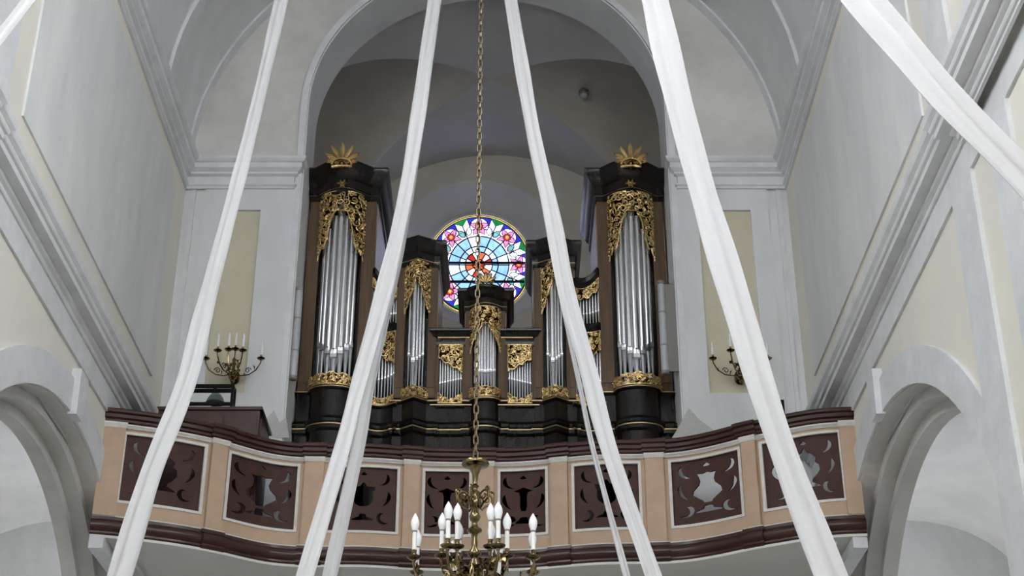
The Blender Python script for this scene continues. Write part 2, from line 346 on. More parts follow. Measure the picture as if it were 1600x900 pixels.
for i in range(N):
    for j in range(N):
        k = i*(N+1)+j; q = (k, k+N+1, k+N+2, k+1)
        for tri in ([(q[0],q[1],q[2]), (q[0],q[2],q[3])] if (i < N/2) == (j < N/2) else [(q[0],q[1],q[3]), (q[1],q[2],q[3])]):
            gi = sum(t//(N+1) for t in tri)/3; gj = sum(t%(N+1) for t in tri)/3
            mbv.cur = 1 if abs(gi-N/2) > abs(gj-N/2) else 0; mbv.face(tri)
struct(mbv.build('ceiling_loft', ['lofttop', 'loft'], smooth=20, fix=False), 'dim groin vault over the organ loft')
struct(MB().box(-LW, LW, DB+.06, D1, 5.55, 5.85).build('floor_loft', 'wood'), 'wooden floor of the organ loft')
#SECTION2
# ------------------------------------------------------------------ rose window
GL = {k: emit('glass '+k, c, s) for k, c, s in (('white', (0.76,0.76,1.0), 5.0), ('pale', (0.52,0.72,1.0), 3.2), ('sky', (0.30,0.56,1.0), 1.5), ('blue', (0.03,0.04,0.55), 1.1),
      ('green', (0.02,0.42,0.12), 0.6), ('teal', (0.25,0.72,0.75), 0.9), ('red', (0.95,0.05,0.04), 0.85), ('orange', (1.0,0.22,0.08), 1.0), ('pink', (0.85,0.34,0.70), 1.15),
      ('rose', (1.0,0.62,0.85), 2.0), ('yellow', (1.0,0.70,0.22), 1.0), ('lilac', (0.74,0.60,1.0), 2.4), ('rim', (0.80,0.76,0.55), 0.55))}
for k, m in GL.items(): M['g_'+k] = m
win = bpy.data.objects.new('window_1', None); COL.objects.link(win); win.location = (WX, WD, WZ); struct(win, 'round stained glass rose window behind the organ')
WR, WH = 0.995, 1.09
def wp(u, v, w): return (WX+u*WR, WD+0.06-w, WZ+v*WH)
leads = MB()
def pane(poly, col, layer=0, lead=0.013):
    d = 0.012*layer
    MB().rings([[wp(x,y,d) for x,y in poly], [wp(x,y,d+0.010) for x,y in poly]]).build('pane', 'g_'+col, win, smooth=0)
    if lead: leads.tube([wp(x,y,d+0.011) for x,y in poly], lead, 4, loop=True)
def wedge(r0, r1, a0, a1, n=4):
    o = arc(0,0,r1,a0,a1,n); return (o + (arc(0,0,r0,a1,a0,n) if r0 > 0 else [(0,0)]))
def off(poly, c, rot, s): return [(c[0]+s*(x*cos(rot)-y*sin(rot)), c[1]+s*(x*sin(rot)+y*cos(rot))) for x,y in poly]
random.seed(4)
for k in range(12):
    a = k*pi/6; pane(wedge(0, .11, a, a+pi/6, 2), 'red' if k%2 else 'orange'); pane(wedge(.11, .25, a, a+pi/6, 2), ('red','rose','orange','white')[k%4])
for k in range(16):
    a = k*pi/8; pane(wedge(.25, .36, a, a+pi/8, 3), 'pale' if k%3 else 'sky')
    pane(wedge(.36, .56, a, a+pi/8, 3), 'sky' if k%4 else 'pale')
    pane(wedge(.56, .70, a, a+pi/8, 4), ('white','rose','lilac','white')[k%4]); pane(wedge(.70, .93, a, a+pi/8, 4), ('white','lilac')[k%2])
    pane(wedge(.93, .965, a, a+pi/8, 4), 'yellow', 0, .006); pane(wedge(.965, 1.0, a, a+pi/8, 4), 'rim', 0, .006)
petal = [(0.05,-.045),(.11,-.055),(.22,0),(.11,.055),(.05,.045)]
leaf = [(0,-.01),(.06,-.06),(.14,-.05),(.2,0),(.14,.05),(.06,.06),(0,.01)]
for k in range(8):
    a = pi/2 + k*pi/4; c = (.74*cos(a), .74*sin(a))
    for q in range(5): pane(off(petal, c, a+pi+q*2*pi/5+pi, 0.92), 'pink', 1, .010)
    pane(off(arc(0,0,.075,0,2*pi,5)[:-1], c, a, 1), 'red', 2, .009); pane(off(arc(0,0,.035,0,2*pi,8)[:-1], c, a, 1), 'yellow', 3, .003)
    for s in (-1, 1):
        o = arc(0,0,.925, a+s*.0, a+s*.26, 5); i = arc(c[0],c[1],.17, a+s*1.75, a+s*.1, 6)
        pane(o + i, 'blue', 1, .006)
        b = a + s*pi/8
        pane(off(leaf, (.60*cos(b-s*.06), .60*sin(b-s*.06)), b - s*.45, .85), 'teal' if k%2 else 'pale', 1, .010)
    b = a + pi/8; pane([(.925*cos(b-.15), .925*sin(b-.15)), (.925*cos(b), .925*sin(b)), (.925*cos(b+.15), .925*sin(b+.15)), (.80*cos(b), .80*sin(b))], 'green', 2, .006)
leads.build('lead_came', 'lead', win, smooth=0)
for r in (.25, .36, .56, .93):
    MB().tube([wp(x,y,.02) for x,y in arc(0,0,r,0,2*pi,48)[:-1]], .011, 6, loop=True).build('lead_ring', 'lead', win)
MB().rings([[wp(r*cos(2*pi*k/64)/1, r*sin(2*pi*k/64), w) for r, w in ((.995,-.02),(1.03,-.02),(1.03,.05),(.995,.05))] for k in range(64)], loop=True).build('frame', 'line', win, smooth=25)
for v in (0.0, -.36): MB().box(WX-sqrt(1-v*v)*WR, WX+sqrt(1-v*v)*WR, WD-.05, WD-.01, WZ+v*WH-.018, WZ+v*WH+.018).build('support_bar', 'iron', win)
MB().box(WX-.012, WX+.012, WD-.05, WD-.01, WZ-WH*.99, WZ+WH*.99).build('support_bar', 'iron', win)

# ------------------------------------------------------------------ balcony
base_px = [(149,832),(229,841),(282,848),(318,855),(339,858),(360,864),(407,876),(442,880),(474,881),(500,881),(558,880),(601,882),(630,885),(690,887),(756,887),(806,887),(847,884),(890,880),
           (944,876),(1029,876),(1070,874),(1096,870),(1150,860),(1170,853),(1197,850),(1248,841),(1292,834),(1360,824)]
ZB = 5.52
bpts = [(-HW, 16.05)] + [tuple(atZ(x, y, ZB)[:2]) for x, y in base_px[1:-1]] + [(HW, 16.05)]
def Yc(X, e=1e-9):
    P = bpts
    if X <= P[0][0]: return P[0][1]
    for i in range(len(P)-1):
        if P[i][0] <= X <= P[i+1][0]:
            t = (X-P[i][0])/(P[i+1][0]-P[i][0]); return P[i][1]+(P[i+1][1]-P[i][1])*t
    return P[-1][1]
def Ys(X):                                         # smoothed plan curve
    s = 0; w = 0
    for k in range(-6, 7):
        g = math.exp(-(k/3.2)**2); s += g*Yc(max(-HW, min(HW, X+k*.07))); w += g
    return s/w
def Xof(px, py=728, z=6.35):
    Y = 16.5
    for _ in range(30): X = CX + (px-800)*Y/fz(py)[1]; Y = 0.5*Y + 0.5*(Ys(X)+.1)
    return X
bal = thing('choir_balcony', 'beige and maroon organ balcony with undulating front and pierced panels', 'balcony', (0, 17.5, ZB))
def face(X, o):
    e = .02; dx, dy = 2*e, Ys(X+e)-Ys(X-e); L = math.hypot(dx, dy); return (X+o*dy/L, Ys(X)-o*dx/L)
def front(x0, x1, n, d=0): return [(x0+(x1-x0)*k/n, Ys(x0+(x1-x0)*k/n)+d) for k in range(n+1)]
full = front(-HW, HW, 110)
FB = .10                                            # face of the parapet behind the base curve
BASE = [(-.3,5.50),(-.08,5.50),(-.04,5.515),(-.025,5.54),(-.025,5.56),(-.005,5.58),(.012,5.615),(.012,5.65),(-.005,5.685),(-.025,5.70),(-.045,5.705),(-.045,5.74),(-.3,5.74)]
RAIL = [(-.24,6.855),(-.05,6.855),(-.03,6.87),(-.03,6.895),(.0,6.91),(.0,6.95),(.03,6.965),(.035,6.985),(.03,7.005),(0,7.015),(-.24,7.02)]
def mould(prof, name, mat, path=full): return MB().sweep(path, prof).build(name, mat, bal, smooth=28)
mould([(-.3,5.50),(-.08,5.50),(-.04,5.515),(-.025,5.54),(-.025,5.56),(-.005,5.58),(.012,5.615),(.012,5.65),(-.005,5.685),(-.025,5.70),(-.045,5.705),(-.045,5.74),(-.3,5.74)], 'base_moulding', 'rail')
mould([(-.3,5.738),(-.055,5.738),(-.055,5.756),(-.3,5.756)], 'white_line', 'line')
mould([(-.17,5.75),(-FB,5.75),(-FB,5.93),(-.17,5.93)], 'lower_band', 'beige')
mould([(-.17,6.76),(-FB,6.76),(-FB,6.85),(-.17,6.85)], 'upper_band', 'beige')
mould([(-.20,6.81),(-.08,6.81),(-.07,6.825),(-.05,6.84),(-.05,6.86),(-.20,6.86)], 'white_line', 'line')
mould([(-.24,6.855),(-.05,6.855),(-.03,6.87),(-.03,6.895),(.0,6.91),(.0,6.95),(.03,6.965),(.035,6.985),(.03,7.005),(0,7.015),(-.24,7.02)], 'hand_rail', 'rail')
pan_px = [(194,328),(366,470),(515,627),(664,736),(779,851),(891,999),(1043,1149),(1183,1315)]
pan_x = [(Xof(a), Xof(b)) for a, b in pan_px]
edges = [-HW] + [v for p in pan_x for v in p] + [HW]
for k in range(0, len(edges), 2):
    a, b = edges[k], edges[k+1]
    MB().sweep(front(max(-HW,a-.015), min(HW,b+.015), 6), [(-.17,5.93),(-FB,5.93),(-FB,6.77),(-.17,6.77)]).build('post', 'beige', bal, smooth=28)
    m = .35*(b-a)/2 if k not in (0, len(edges)-2) else .0
    a2, b2 = a+m, b-m
    MB().sweep(front(a2, b2, 6), [(-.12,5.75),(-FB+.06,5.75),(-FB+.06,6.855),(-.12,6.855)]).build('pilaster', 'beige', bal, smooth=28)
    MB().sweep(front(a2-.01, b2+.01, 6), [(-.12,6.80),(-FB+.066,6.80),(-FB+.088,6.84),(-FB+.088,6.86),(-.12,6.86)]).build('pilaster_cap', 'line', bal, smooth=28)
    if m:
        for nm, prof in (('base_block', BASE), ('rail_block', RAIL)):
            MB().sweep(front(a2-.035, b2+.035, 6), [(max(o, -.1)+.038, z) for o, z in prof]).build(nm, 'rail', bal, smooth=28)
        MB().sweep(front(a2-.03, b2+.03, 6), [(-.1,5.738),(-.02,5.738),(-.02,5.757),(-.1,5.757)]).build('white_line', 'line', bal, smooth=28)
def mirror(half): return half + [(-x, y) for x, y in reversed(half)]
vases = {
 'urn': mirror([(0,.82),(.03,.76),(.10,.72),(.16,.66),(.14,.60),(.19,.56),(.20,.48),(.16,.42),(.09,.36),(.08,.32),(.17,.28),(.20,.25),(0,.25)]),
 'pear': mirror([(0,.78),(.05,.76),(.12,.77),(.10,.72),(.085,.66),(.10,.60),(.17,.52),(.18,.46),(.12,.41),(.06,.36),(.05,.33),(0,.33)]),
 'cup': mirror([(0,.76),(.03,.74),(.05,.70),(.18,.69),(.17,.64),(.15,.62),(.15,.50),(.12,.44),(.06,.40),(0,.40)]),
 'thin': mirror([(0,.74),(.04,.72),(.13,.68),(.06,.66),(.045,.60),(.05,.46),(.03,.38),(0,.38)]),
}
foots = mirror([(0,.33),(.05,.32),(.06,.285),(.15,.255),(.17,.23),(0,.23)])
def comma(c, s, rot, flip=1, bend=2.6, fat=.32):
    L, R = [], []; x, y, a = 0., 0., rot; n = 12
    for k in range(n+1):
        t = k/n; w = fat*(sin(min(1, t*2.2)*pi/2))*(1-t)**.8 + .012
        if t < .12: w *= .75
        L.append((c[0]+s*(x - w*sin(a)*.5), c[1]+s*(y + w*cos(a)*.5))); R.append((c[0]+s*(x + w*sin(a)*.5), c[1]+s*(y - w*cos(a)*.5)))
        a += flip*bend/n*(1.5-t); x += cos(a)/n*1.1; y += sin(a)/n*1.1
    return L + R[::-1]
def holes_for(kind, asp):
    H = [[(.5+x/asp, y) for x, y in vases[kind]]]
    if kind != 'urn': H.append([(.5+x/asp, y-.035) for x, y in foots])
    H.append([(.5, .92), (.5+.05/asp, .875), (.5+.02/asp, .86), (.5-.02/asp, .86), (.5-.05/asp, .875)])
    for sx in (-1, 1):
        for cy, cx, sc, rot, fl, bd in ((.82, .33, .24, -.5, -1, 2.4), (.56, .36, .24, -.9, -1, 1.5), (.22, .31, .27, 2.6, 1, 3.8)):
            if kind == 'urn' and cy == .57: continue
            H.append([(.5+sx*(cx+(x/asp if asp > 1 else x/asp)*1), y) for x, y in [(px-0, py) for px, py in comma((0, cy+.08), sc, rot, fl, bd)]][::sx])
    return H
kinds = ['urn', 'pear', 'cup', 'thin', 'thin', 'cup', 'pear', 'urn']
for (a, b), kd in zip(pan_x, kinds):
    z0, z1 = 5.93, 6.775; asp = (b-a)/(z1-z0)
    Hs = [[(min(.97,max(.03,x)), min(.97,max(.03,y))) for x, y in h] for h in holes_for(kd, asp)]
    fn = lambda u, v, w: (*face(a+(b-a)*u, -FB-.055+w), z0+(z1-z0)*v)
    p = plate([(0,0),(1,0),(1,1),(0,1)], Hs, fn, .022, [k/12 for k in range(1, 12)]).build('pierced_panel', 'panel', bal, smooth=0)
    loop = [(k/12, .008) for k in range(13)] + [(1, k/4) for k in range(1, 4)] + [(1-k/12, .992) for k in range(13)] + [(0, 1-k/4) for k in range(1, 4)]
    e = .012
    mb = MB().rings([[(*face(a+(b-a)*u+(e if u < .01 else -e if u > .99 else 0)*q, -FB+d), z0+(z1-z0)*v + q*(e if v < .02 else -e if v > .98 else 0)) for q, d in ((-1,-.02),(-1,.012),(1.6,.012),(1.6,-.02))] for u, v in loop], loop=True)
    adopt(mb.build('panel_border', 'line', smooth=0), p)
sl = [(x, y+.3) for x, y in full]
MB().prism([(x, y+.02) for x, y in full] + [(HW, DB+.04), (-HW, DB+.04)], 5.485, 5.515).build('soffit', 'under', bal)
MB().prism([(x, y+.16) for x, y in full] + [(HW, DB+.04), (-HW, DB+.04)], 5.60, 5.80).build('deck', 'wood', bal)
for sg in (-1, 1):
    MB().box(min(sg*HW, sg*(HW-.16)), max(sg*HW, sg*(HW-.16)), 16.1, DB+.04, 5.36, 5.487).build('wall_beam', 'trim', bal)
    MB().box(min(sg*(HW-.3), sg*(HW-.34)), max(sg*(HW-.3), sg*(HW-.34)), 16.25, DB+.04, 5.445, 5.487).build('soffit_moulding', 'trim', bal)
#SECTION3
# ------------------------------------------------------------------ organ
OD = 19.15                                           # plane of the flat fields
org = thing('pipe_organ', 'black and brown baroque pipe organ with gilded carving and tin pipes', 'organ', (0, OD, 5.85))
def curve(x0, x1, sag, kind, n=14, Y=OD):
    P = []
    for k in range(n+1):
        t = k/n; x = x0+(x1-x0)*t
        if kind == 'round': b = sag*sqrt(max(0, 1-(2*t-1)**2))**1.0
        elif kind == 'ogee': b = sag*1.1*(.5-.5*cos(2*pi*t))**.62
        elif kind == 'vee': b = sag*(1-abs(2*t-1))
        elif kind == 'bow': b = sag*(1-(2*t-1)**2)
        else: b = 0
        P.append((x, Y-b))
    return P
def resample(path, n):
    L = [0]
    for a, b in zip(path, path[1:]): L.append(L[-1]+math.hypot(b[0]-a[0], b[1]-a[1]))
    out = []
    for k in range(n+1):
        s = L[-1]*k/n; i = max(j for j in range(len(L)-1) if L[j] <= s+1e-9); t = (s-L[i])/max(1e-9, L[i+1]-L[i])
        out.append((path[i][0]+(path[i+1][0]-path[i][0])*t, path[i][1]+(path[i+1][1]-path[i][1])*t))
    return out, L[-1]
class Sheet:
    """maps (u 0..1 along the plan path, z, outward offset) to space"""
    def __init__(s, path): s.P, s.L = resample(path, 60)
    def __call__(s, u, z, o=0):
        t = max(0, min(1, u))*60; i = min(59, int(t)); f = t-i; a, b = s.P[i], s.P[i+1]
        dx, dy = b[0]-a[0], b[1]-a[1]; l = math.hypot(dx, dy)
        return Vector((a[0]+dx*f+dy/l*o, a[1]+dy*f-dx/l*o, z))
def spiral(mb, sh, u, z, r, rot, hand, tr, turns=1.35):
    pts, rr = [], []; n = 15
    for k in range(n+1):
        t = k/n; q = r*(1-t*.86); a = rot + hand*t*turns*2*pi
        pts.append(sh(u + q*cos(a)/sh.L, z + q*sin(a), .022+.016*t)); rr.append(tr*(1.15-.6*t if t > .1 else .7+4.5*t))
    mb.tube(pts, rr, 5)
def leafblob(mb, sh, u, z, r, rot, w=.42):
    rings = []
    for k in range(6):
        t = k/5; h = w*r*sin(pi*min(.98, max(.03, t**.8))); c = (u + (t-.5)*2*r*cos(rot)/sh.L, z + (t-.5)*2*r*sin(rot))
        rings.append([sh(c[0] - s*h*sin(rot)/sh.L, c[1] + s*h*cos(rot), o) for s, o in ((-1,.006),(0,.022+.012*sin(pi*t)),(1,.006))])
    mb.rings(rings, closed=False, caps=False)
def carving(sh, zlow, zhigh, seed, parent, cell=.062, name='gilded_carving', border=True, umin=0, umax=1):
    rnd = random.Random(seed); mb = MB(); nu = 48; mb.cur = 1
    us = [umin + (umax-umin)*k/nu for k in range(nu+1)]
    rings = []
    for u in us:
        a, b = zlow(u), zhigh(u)
        rings.append([sh(u, a, .0), sh(u, a, .010), sh(u, (a+b)/2, .010), sh(u, b, .010), sh(u, b, .0)])
    mb.cur = 0
    if border:
        mb.tube([sh(u, zlow(u), .02) for u in us], .011, 5); mb.tube([sh(u, zhigh(u), .02) for u in us], .009, 5)
        for u in (umin, umax):
            if zhigh(u)-zlow(u) > .03: mb.tube([sh(u, zlow(u)+(zhigh(u)-zlow(u))*k/6, .02) for k in range(7)], .009, 5)
    done = []
    for _ in range(1500):
        u = rnd.uniform(umin, umax); a, b = zlow(u), zhigh(u)
        if b-a < .05: continue
        z = rnd.uniform(a+.02, b-.02); r = rnd.uniform(.55, 1.0)*cell
        if u*sh.L - r < umin*sh.L-.012 or u*sh.L + r > umax*sh.L+.012: r = max(.02, min((u-umin)*sh.L, (umax-u)*sh.L))
        r = min(r, max(.02, (z-a)*.95), max(.02, (b-z)*.95))
        if any((abs(u-p)*sh.L)**2+(z-q)**2 < (.62*(r+s))**2 for p, q, s in done): continue
        done.append((u, z, r)); k = rnd.random()
        if k < .72: spiral(mb, sh, u, z, r, rnd.uniform(0, 2*pi), rnd.choice((-1, 1)), .0125)
        else:
            for q in range(3): leafblob(mb, sh, u, z, r*.95, rnd.uniform(0, pi))
        leafblob(mb, sh, u+rnd.uniform(-.4,.4)*r/sh.L, z+rnd.uniform(-.4,.4)*r, r*.6, rnd.uniform(0, pi))
    return mb.build(name, 'gold', parent, smooth=50, fix=False)
def pipe(x, y, r, z0, zm, z1, parent, ang=0):
    """tin organ pipe: conical foot from z0 to the mouth zm, body up to z1"""
    mb = MB(); n = 16
    def ring(z, q, clamp=None):
        P = []
        for k in range(n):
            a = 2*pi*k/n; X, Y = q*cos(a), q*sin(a)
            if clamp is not None: Y = max(Y, -clamp*r)
            P.append((x+X*cos(ang)-Y*sin(ang), y+X*sin(ang)+Y*cos(ang), z))
        return P
    h = 2.3*r
    mb.rings([ring(z0, r*.32), ring(zm-.9*r, r*.93), ring(zm-.02*r, r, .62)])
    mb.cur = 1; mb.rings([ring(zm-.02*r, r*.9, .1), ring(zm+.42*r, r*.9, .1)])
    mb.cur = 0; mb.rings([ring(zm+.42*r, r, .60), ring(zm+h, r, .72), ring(zm+h+.25*r, r), ring(z1, r)])
    mb.cur = 2
    def lp(u, v): # lip plate with a round top
        X, Y = u*r*.66, -.66*r
        return (x+X*cos(ang)-Y*sin(ang), y+X*sin(ang)+Y*cos(ang), v)
    top = [(cos(a), zm+h-.75*r+.8*r*sin(a)) for a in [pi*k/8 for k in range(9)]]
    idx = [mb.vert(lp(1, zm+.42*r))] + [mb.vert(lp(u, v)) for u, v in top] + [mb.vert(lp(-1, zm+.42*r))]
    mb.face(idx)
    return mb.build('pipe', 'tin', parent, smooth=40, fix=False)
def mir(sg, lst): return [(sg*x, y) for x, y in (lst if sg > 0 else lst)][::(1 if sg > 0 else -1)]
def case_plan(x0, x1, xf0, xf1, sag, kind, depth, o=0):
    """outline of one tower: back left, front left, bulging front, back right (left to right travel)"""
    return [(x0, OD+depth), (x0, OD)] + curve(xf0, xf1, sag, kind) + [(x1, OD), (x1, OD+depth)]
CORN = lambda z0, z1, w: [(-.06,z0),(.015,z0),(.015,z0+.16*(z1-z0)),(.04*w,z0+.2*(z1-z0)),(.04*w,z0+.45*(z1-z0)),(.08*w,z0+.52*(z1-z0)),(.13*w,z0+.66*(z1-z0)),(.15*w,z0+.76*(z1-z0)),(.19*w,z0+.84*(z1-z0)),(.20*w,z0+.93*(z1-z0)),(.17*w,z1),(-.06,z1)]
CK = {'round': 'ogee', 'vee': 'vee'}
def tower(x0, x1, xf0, xf1, sag, kind, depth, zfoot, zpipe, zc0, zc1, cw, sides=True):
    plan = case_plan(x0, x1, xf0, xf1, sag, kind, depth)
    wf = .5*(min(xf0-x0, x1-xf1)); body = plan; plan = case_plan(x0, x1, xf0-wf, xf1+wf, sag, CK[kind], depth)
    cor = MB().sweep(plan, CORN(zc0, zc1, cw)); cor.prism(plan, zc0+.02, zc1-.02); c = cor.build('cornice', 'black', org, smooth=30)
    g = MB().sweep(plan, [(.0,zc0+.17*(zc1-zc0)),(.022,zc0+.17*(zc1-zc0)),(.022,zc0+.17*(zc1-zc0)+.014),(0,zc0+.17*(zc1-zc0)+.014)]); adopt(g.build('gilt_line', 'goldline', smooth=30), c)
    for a, b in ((x0, xf0), (xf1, x1)):
        MB().box(a, b, OD, OD+.07, zpipe-.05, zc0+.03).build('stile', 'wood', org)
        MB().box(a+.02, b-.02, OD-.012, OD+.01, zpipe+.1, zc0-.12).build('stile_panel', 'wood', org)
    if sides:
        for xs in (x0, x1):
            n = 6
            for k in range(n):
                y0 = OD+.07+(depth-.07)*k/n; y1 = OD+.07+(depth-.07)*(k+1)/n-.006
                MB().box(xs-.012 if xs == x0 else xs-.018, xs+.018 if xs == x0 else xs+.012, y0, y1, 5.9, zc0+.03).build('side_plank', 'sidewood', org)
    MB().box(xf0-.01, xf1+.01, OD+.10, OD+.13, zpipe-.05, zc0+.03).build('back_board', 'black', org)
    return body, c
def drum(plan, zt, parent=org):
    """black moulded plinth under a field, following its plan"""
    prof = [(-.1,5.86),(.0,5.86),(.0,7.55),(.03,7.60),(.03,7.68),(.0,7.74),(-.02,7.80),(-.02,7.92),(.01,7.94),(.03,7.97),(.03,8.02),(.06,8.05),(.06,8.09),(.02,8.13),(-.02,8.18),(-.03,8.23),(-.03,zt-.10),(.0,zt-.07),(.03,zt-.05),(.03,zt-.02),(.015,zt),(-.1,zt)]
    mb = MB().sweep(plan, prof); mb.prism(plan, 5.88, zt-.005); p = mb.build('plinth', 'black', parent, smooth=30)
    for z in (8.018, zt-.035):
        adopt(MB().sweep(plan, [(.0,z),(.045,z),(.045,z+.013),(0,z+.013)]).build('gilt_line', 'goldline', smooth=30), p)
    return p
def zt(py, Y=OD): return zz(py, Y)
# --- large outer towers
ZF = 8.60
for sg in (-1, 1):
    X = sorted((sg*2.56, sg*1.60)); XF = sorted((sg*2.39, sg*1.78))
    plan, c = tower(X[0], X[1], XF[0], XF[1], .22, 'round', 1.65, ZF, 8.62, 11.62, 12.12, 0.85)
    drum(plan, ZF)
    fld = curve(XF[0], XF[1], .22, 'round', 40); sh = Sheet(fld)
    zh = lambda u: 11.66
    def zl(u):
        d = abs(u-.5)
        return 11.33 if d < .10 else 11.33-(d-.10)*2.2 if d < .16 else 11.2-(d-.16)*4.2 if d < .26 else 10.78-(d-.26)*.55 + .03*sin(d*60)
    carving(sh, zl, zh, 11+sg, org, .066)
    carving(sh, lambda u: 8.61, lambda u: 8.72+.035*abs(sin(u*pi*5))+.03*(1-abs(2*u-1)), 21+sg, org, .035, 'foot_carving')
    ps = Sheet(curve(XF[0]+.02, XF[1]-.02, .17, 'round', 40))
    for k in range(7):
        u = (k+.5)/7; d = abs(k-3); r = (.060, .047, .042, .036)[d]
        p0 = ps(.5+(u-.5)*.97, 0, -.06)
        pipe(p0.x, p0.y, r, 8.62, 9.02+.07*d, 11.5-.2*d, org, ang=(u-.5)*1.0*1)
    # palmette on top, rosette on the frieze
    cx = (XF[0]+XF[1])/2; cy = OD-.22-.08
    mb = MB(); flat = lambda u, z, o=0: Vector((cx+u, cy-o, z)); flat.L = 1.0 if False else None
    class Fl:
        L = 1.0
        def __call__(s, u, z, o=0): return Vector((cx+u, OD-.42-o*1.2, z))
    fl = Fl(); zb = 11.93
    for k in range(7):
        a = pi/2 + (k-3)*.42; ln = (.27, .26, .235, .19)[abs(k-3)]; rings = []
        for q in range(8):
            t = q/7; w = (.016+.024*t**1.2) if t < .75 else .033*(1-((t-.75)/.25)**2*.85); rad = .04+ln*t; bend = a + (k-3)*.13*t*t
            c0 = (rad*cos(bend), zb+.06+rad*sin(bend)); o = .02+.07*t*t
            rings.append([fl(c0[0]-w*sin(bend), c0[1]+w*cos(bend), o), fl(c0[0], c0[1], o+.022), fl(c0[0]+w*sin(bend), c0[1]-w*cos(bend), o), fl(c0[0], c0[1], o-.012)])
        mb.rings(rings)
    for s in (-1, 1): spiral(mb, fl, s*.11, zb+.06, .05, pi/2, s, .014); spiral(mb, fl, s*.18, zb+.16, .035, 0, -s, .011)
    mb.tube([fl(.14*cos(pi*q/12), zb+.02+.10*sin(pi*q/12), .06) for q in range(13)], .020, 6)
    mb.tube([fl(-.15+.30*q/8, zb+.0+.015*sin(pi*q/8), .03) for q in range(9)], .024, 6)
    mb.tube([fl(0, zb+.02, -.14), fl(0, zb+.05, .05)], .02, 6)
    mb.build('palmette', 'gold', org, smooth=60)
    mb = MB()
    class Fr(Fl):
        def __call__(s, u, z, o=0): return Vector((cx+u, OD-.242-.035-o, z))
    fr = Fr()
    for k in range(6): leafblob(mb, fr, .04*cos(k*pi/3), 11.76+.04*sin(k*pi/3), .04, k*pi/3, .5)
    mb.lathe([(.0,-.02),(.018,-.015),(.022,0),(.018,.015),(0,.02)], 8, (cx, OD-.30, 11.76)); mb.build('rosette', 'gold', org, smooth=60, fix=False)
# --- pointed middle towers
for sg in (-1, 1):
    X = sorted((sg*1.25, sg*.68)); XF = sorted((sg*1.125, sg*.80))
    plan, c = tower(X[0], X[1], XF[0], XF[1], .13, 'vee', 1.25, 8.50, 8.55, 10.52, 10.92, 0.6)
    drum(plan, 8.47)
    sh = Sheet(curve(XF[0], XF[1], .13, 'vee', 40))
    carving(sh, lambda u: 10.28-1.1*abs(u-.5)**1.1+(.02*sin(u*40)) if abs(u-.5) > .06 else 10.26, lambda u: 10.57, 31+sg, org, .05)
    carving(sh, lambda u: 8.48, lambda u: 8.62+.015*sin(u*30), 41+sg, org, .032, 'foot_carving')
    ps = Sheet(curve(XF[0]+.015, XF[1]-.015, .11, 'vee', 40))
    for k in range(7):
        u = (k+.5)/7; d = abs(k-3); r = (.036, .030, .026, .024)[d]; p0 = ps(u, 0, -.05)
        pipe(p0.x, p0.y, r, 8.52, 8.98+.05*d, 10.35-.08*d, org)
# --- small round centre tower
plan, c = tower(-.28, .28, -.185, .185, .12, 'round', .9, 8.5, 8.55, zt(486), zt(455), .6, sides=True)
drum(plan, 8.47)
sh = Sheet(curve(-.185, .185, .12, 'round', 40))
carving(sh, lambda u: zt(512)-1.0*abs(u-.5)**1.3 if abs(u-.5) > .1 else zt(511), lambda u: zt(485), 51, org, .04)
carving(sh, lambda u: 8.48, lambda u: 8.60+.02*abs(sin(u*15)), 52, org, .03, 'foot_carving')
ps = Sheet(curve(-.175, .175, .10, 'round', 40))
for k in range(9):
    u = (k+.5)/9; p0 = ps(u, 0, -.04); d = abs(k-4)
    pipe(p0.x, p0.y, .026-.0015*d, 8.52, 8.83+.012*d, zt(505)-.04*d, org)
mb = MB()
class Fc:
    L = 1.0
    def __call__(s, u, z, o=0): return Vector((u, OD-.15-o, z))
fc = Fc(); zb = zt(455)
for k in range(5):
    a = pi/2 + (k-2)*.5; mb.tube([fc((.02+.15*t)*cos(a), zb+.03+(.02+.15*t)*sin(a), .03+.02*t) for t in [q/5 for q in range(6)]], [.014+.018*sin(pi*q/5.2) for q in range(6)], 6)
for s in (-1, 1): spiral(mb, fc, s*.09, zb+.05, .04, pi/2, s, .012)
mb.build('palmette', 'gold', org, smooth=60)
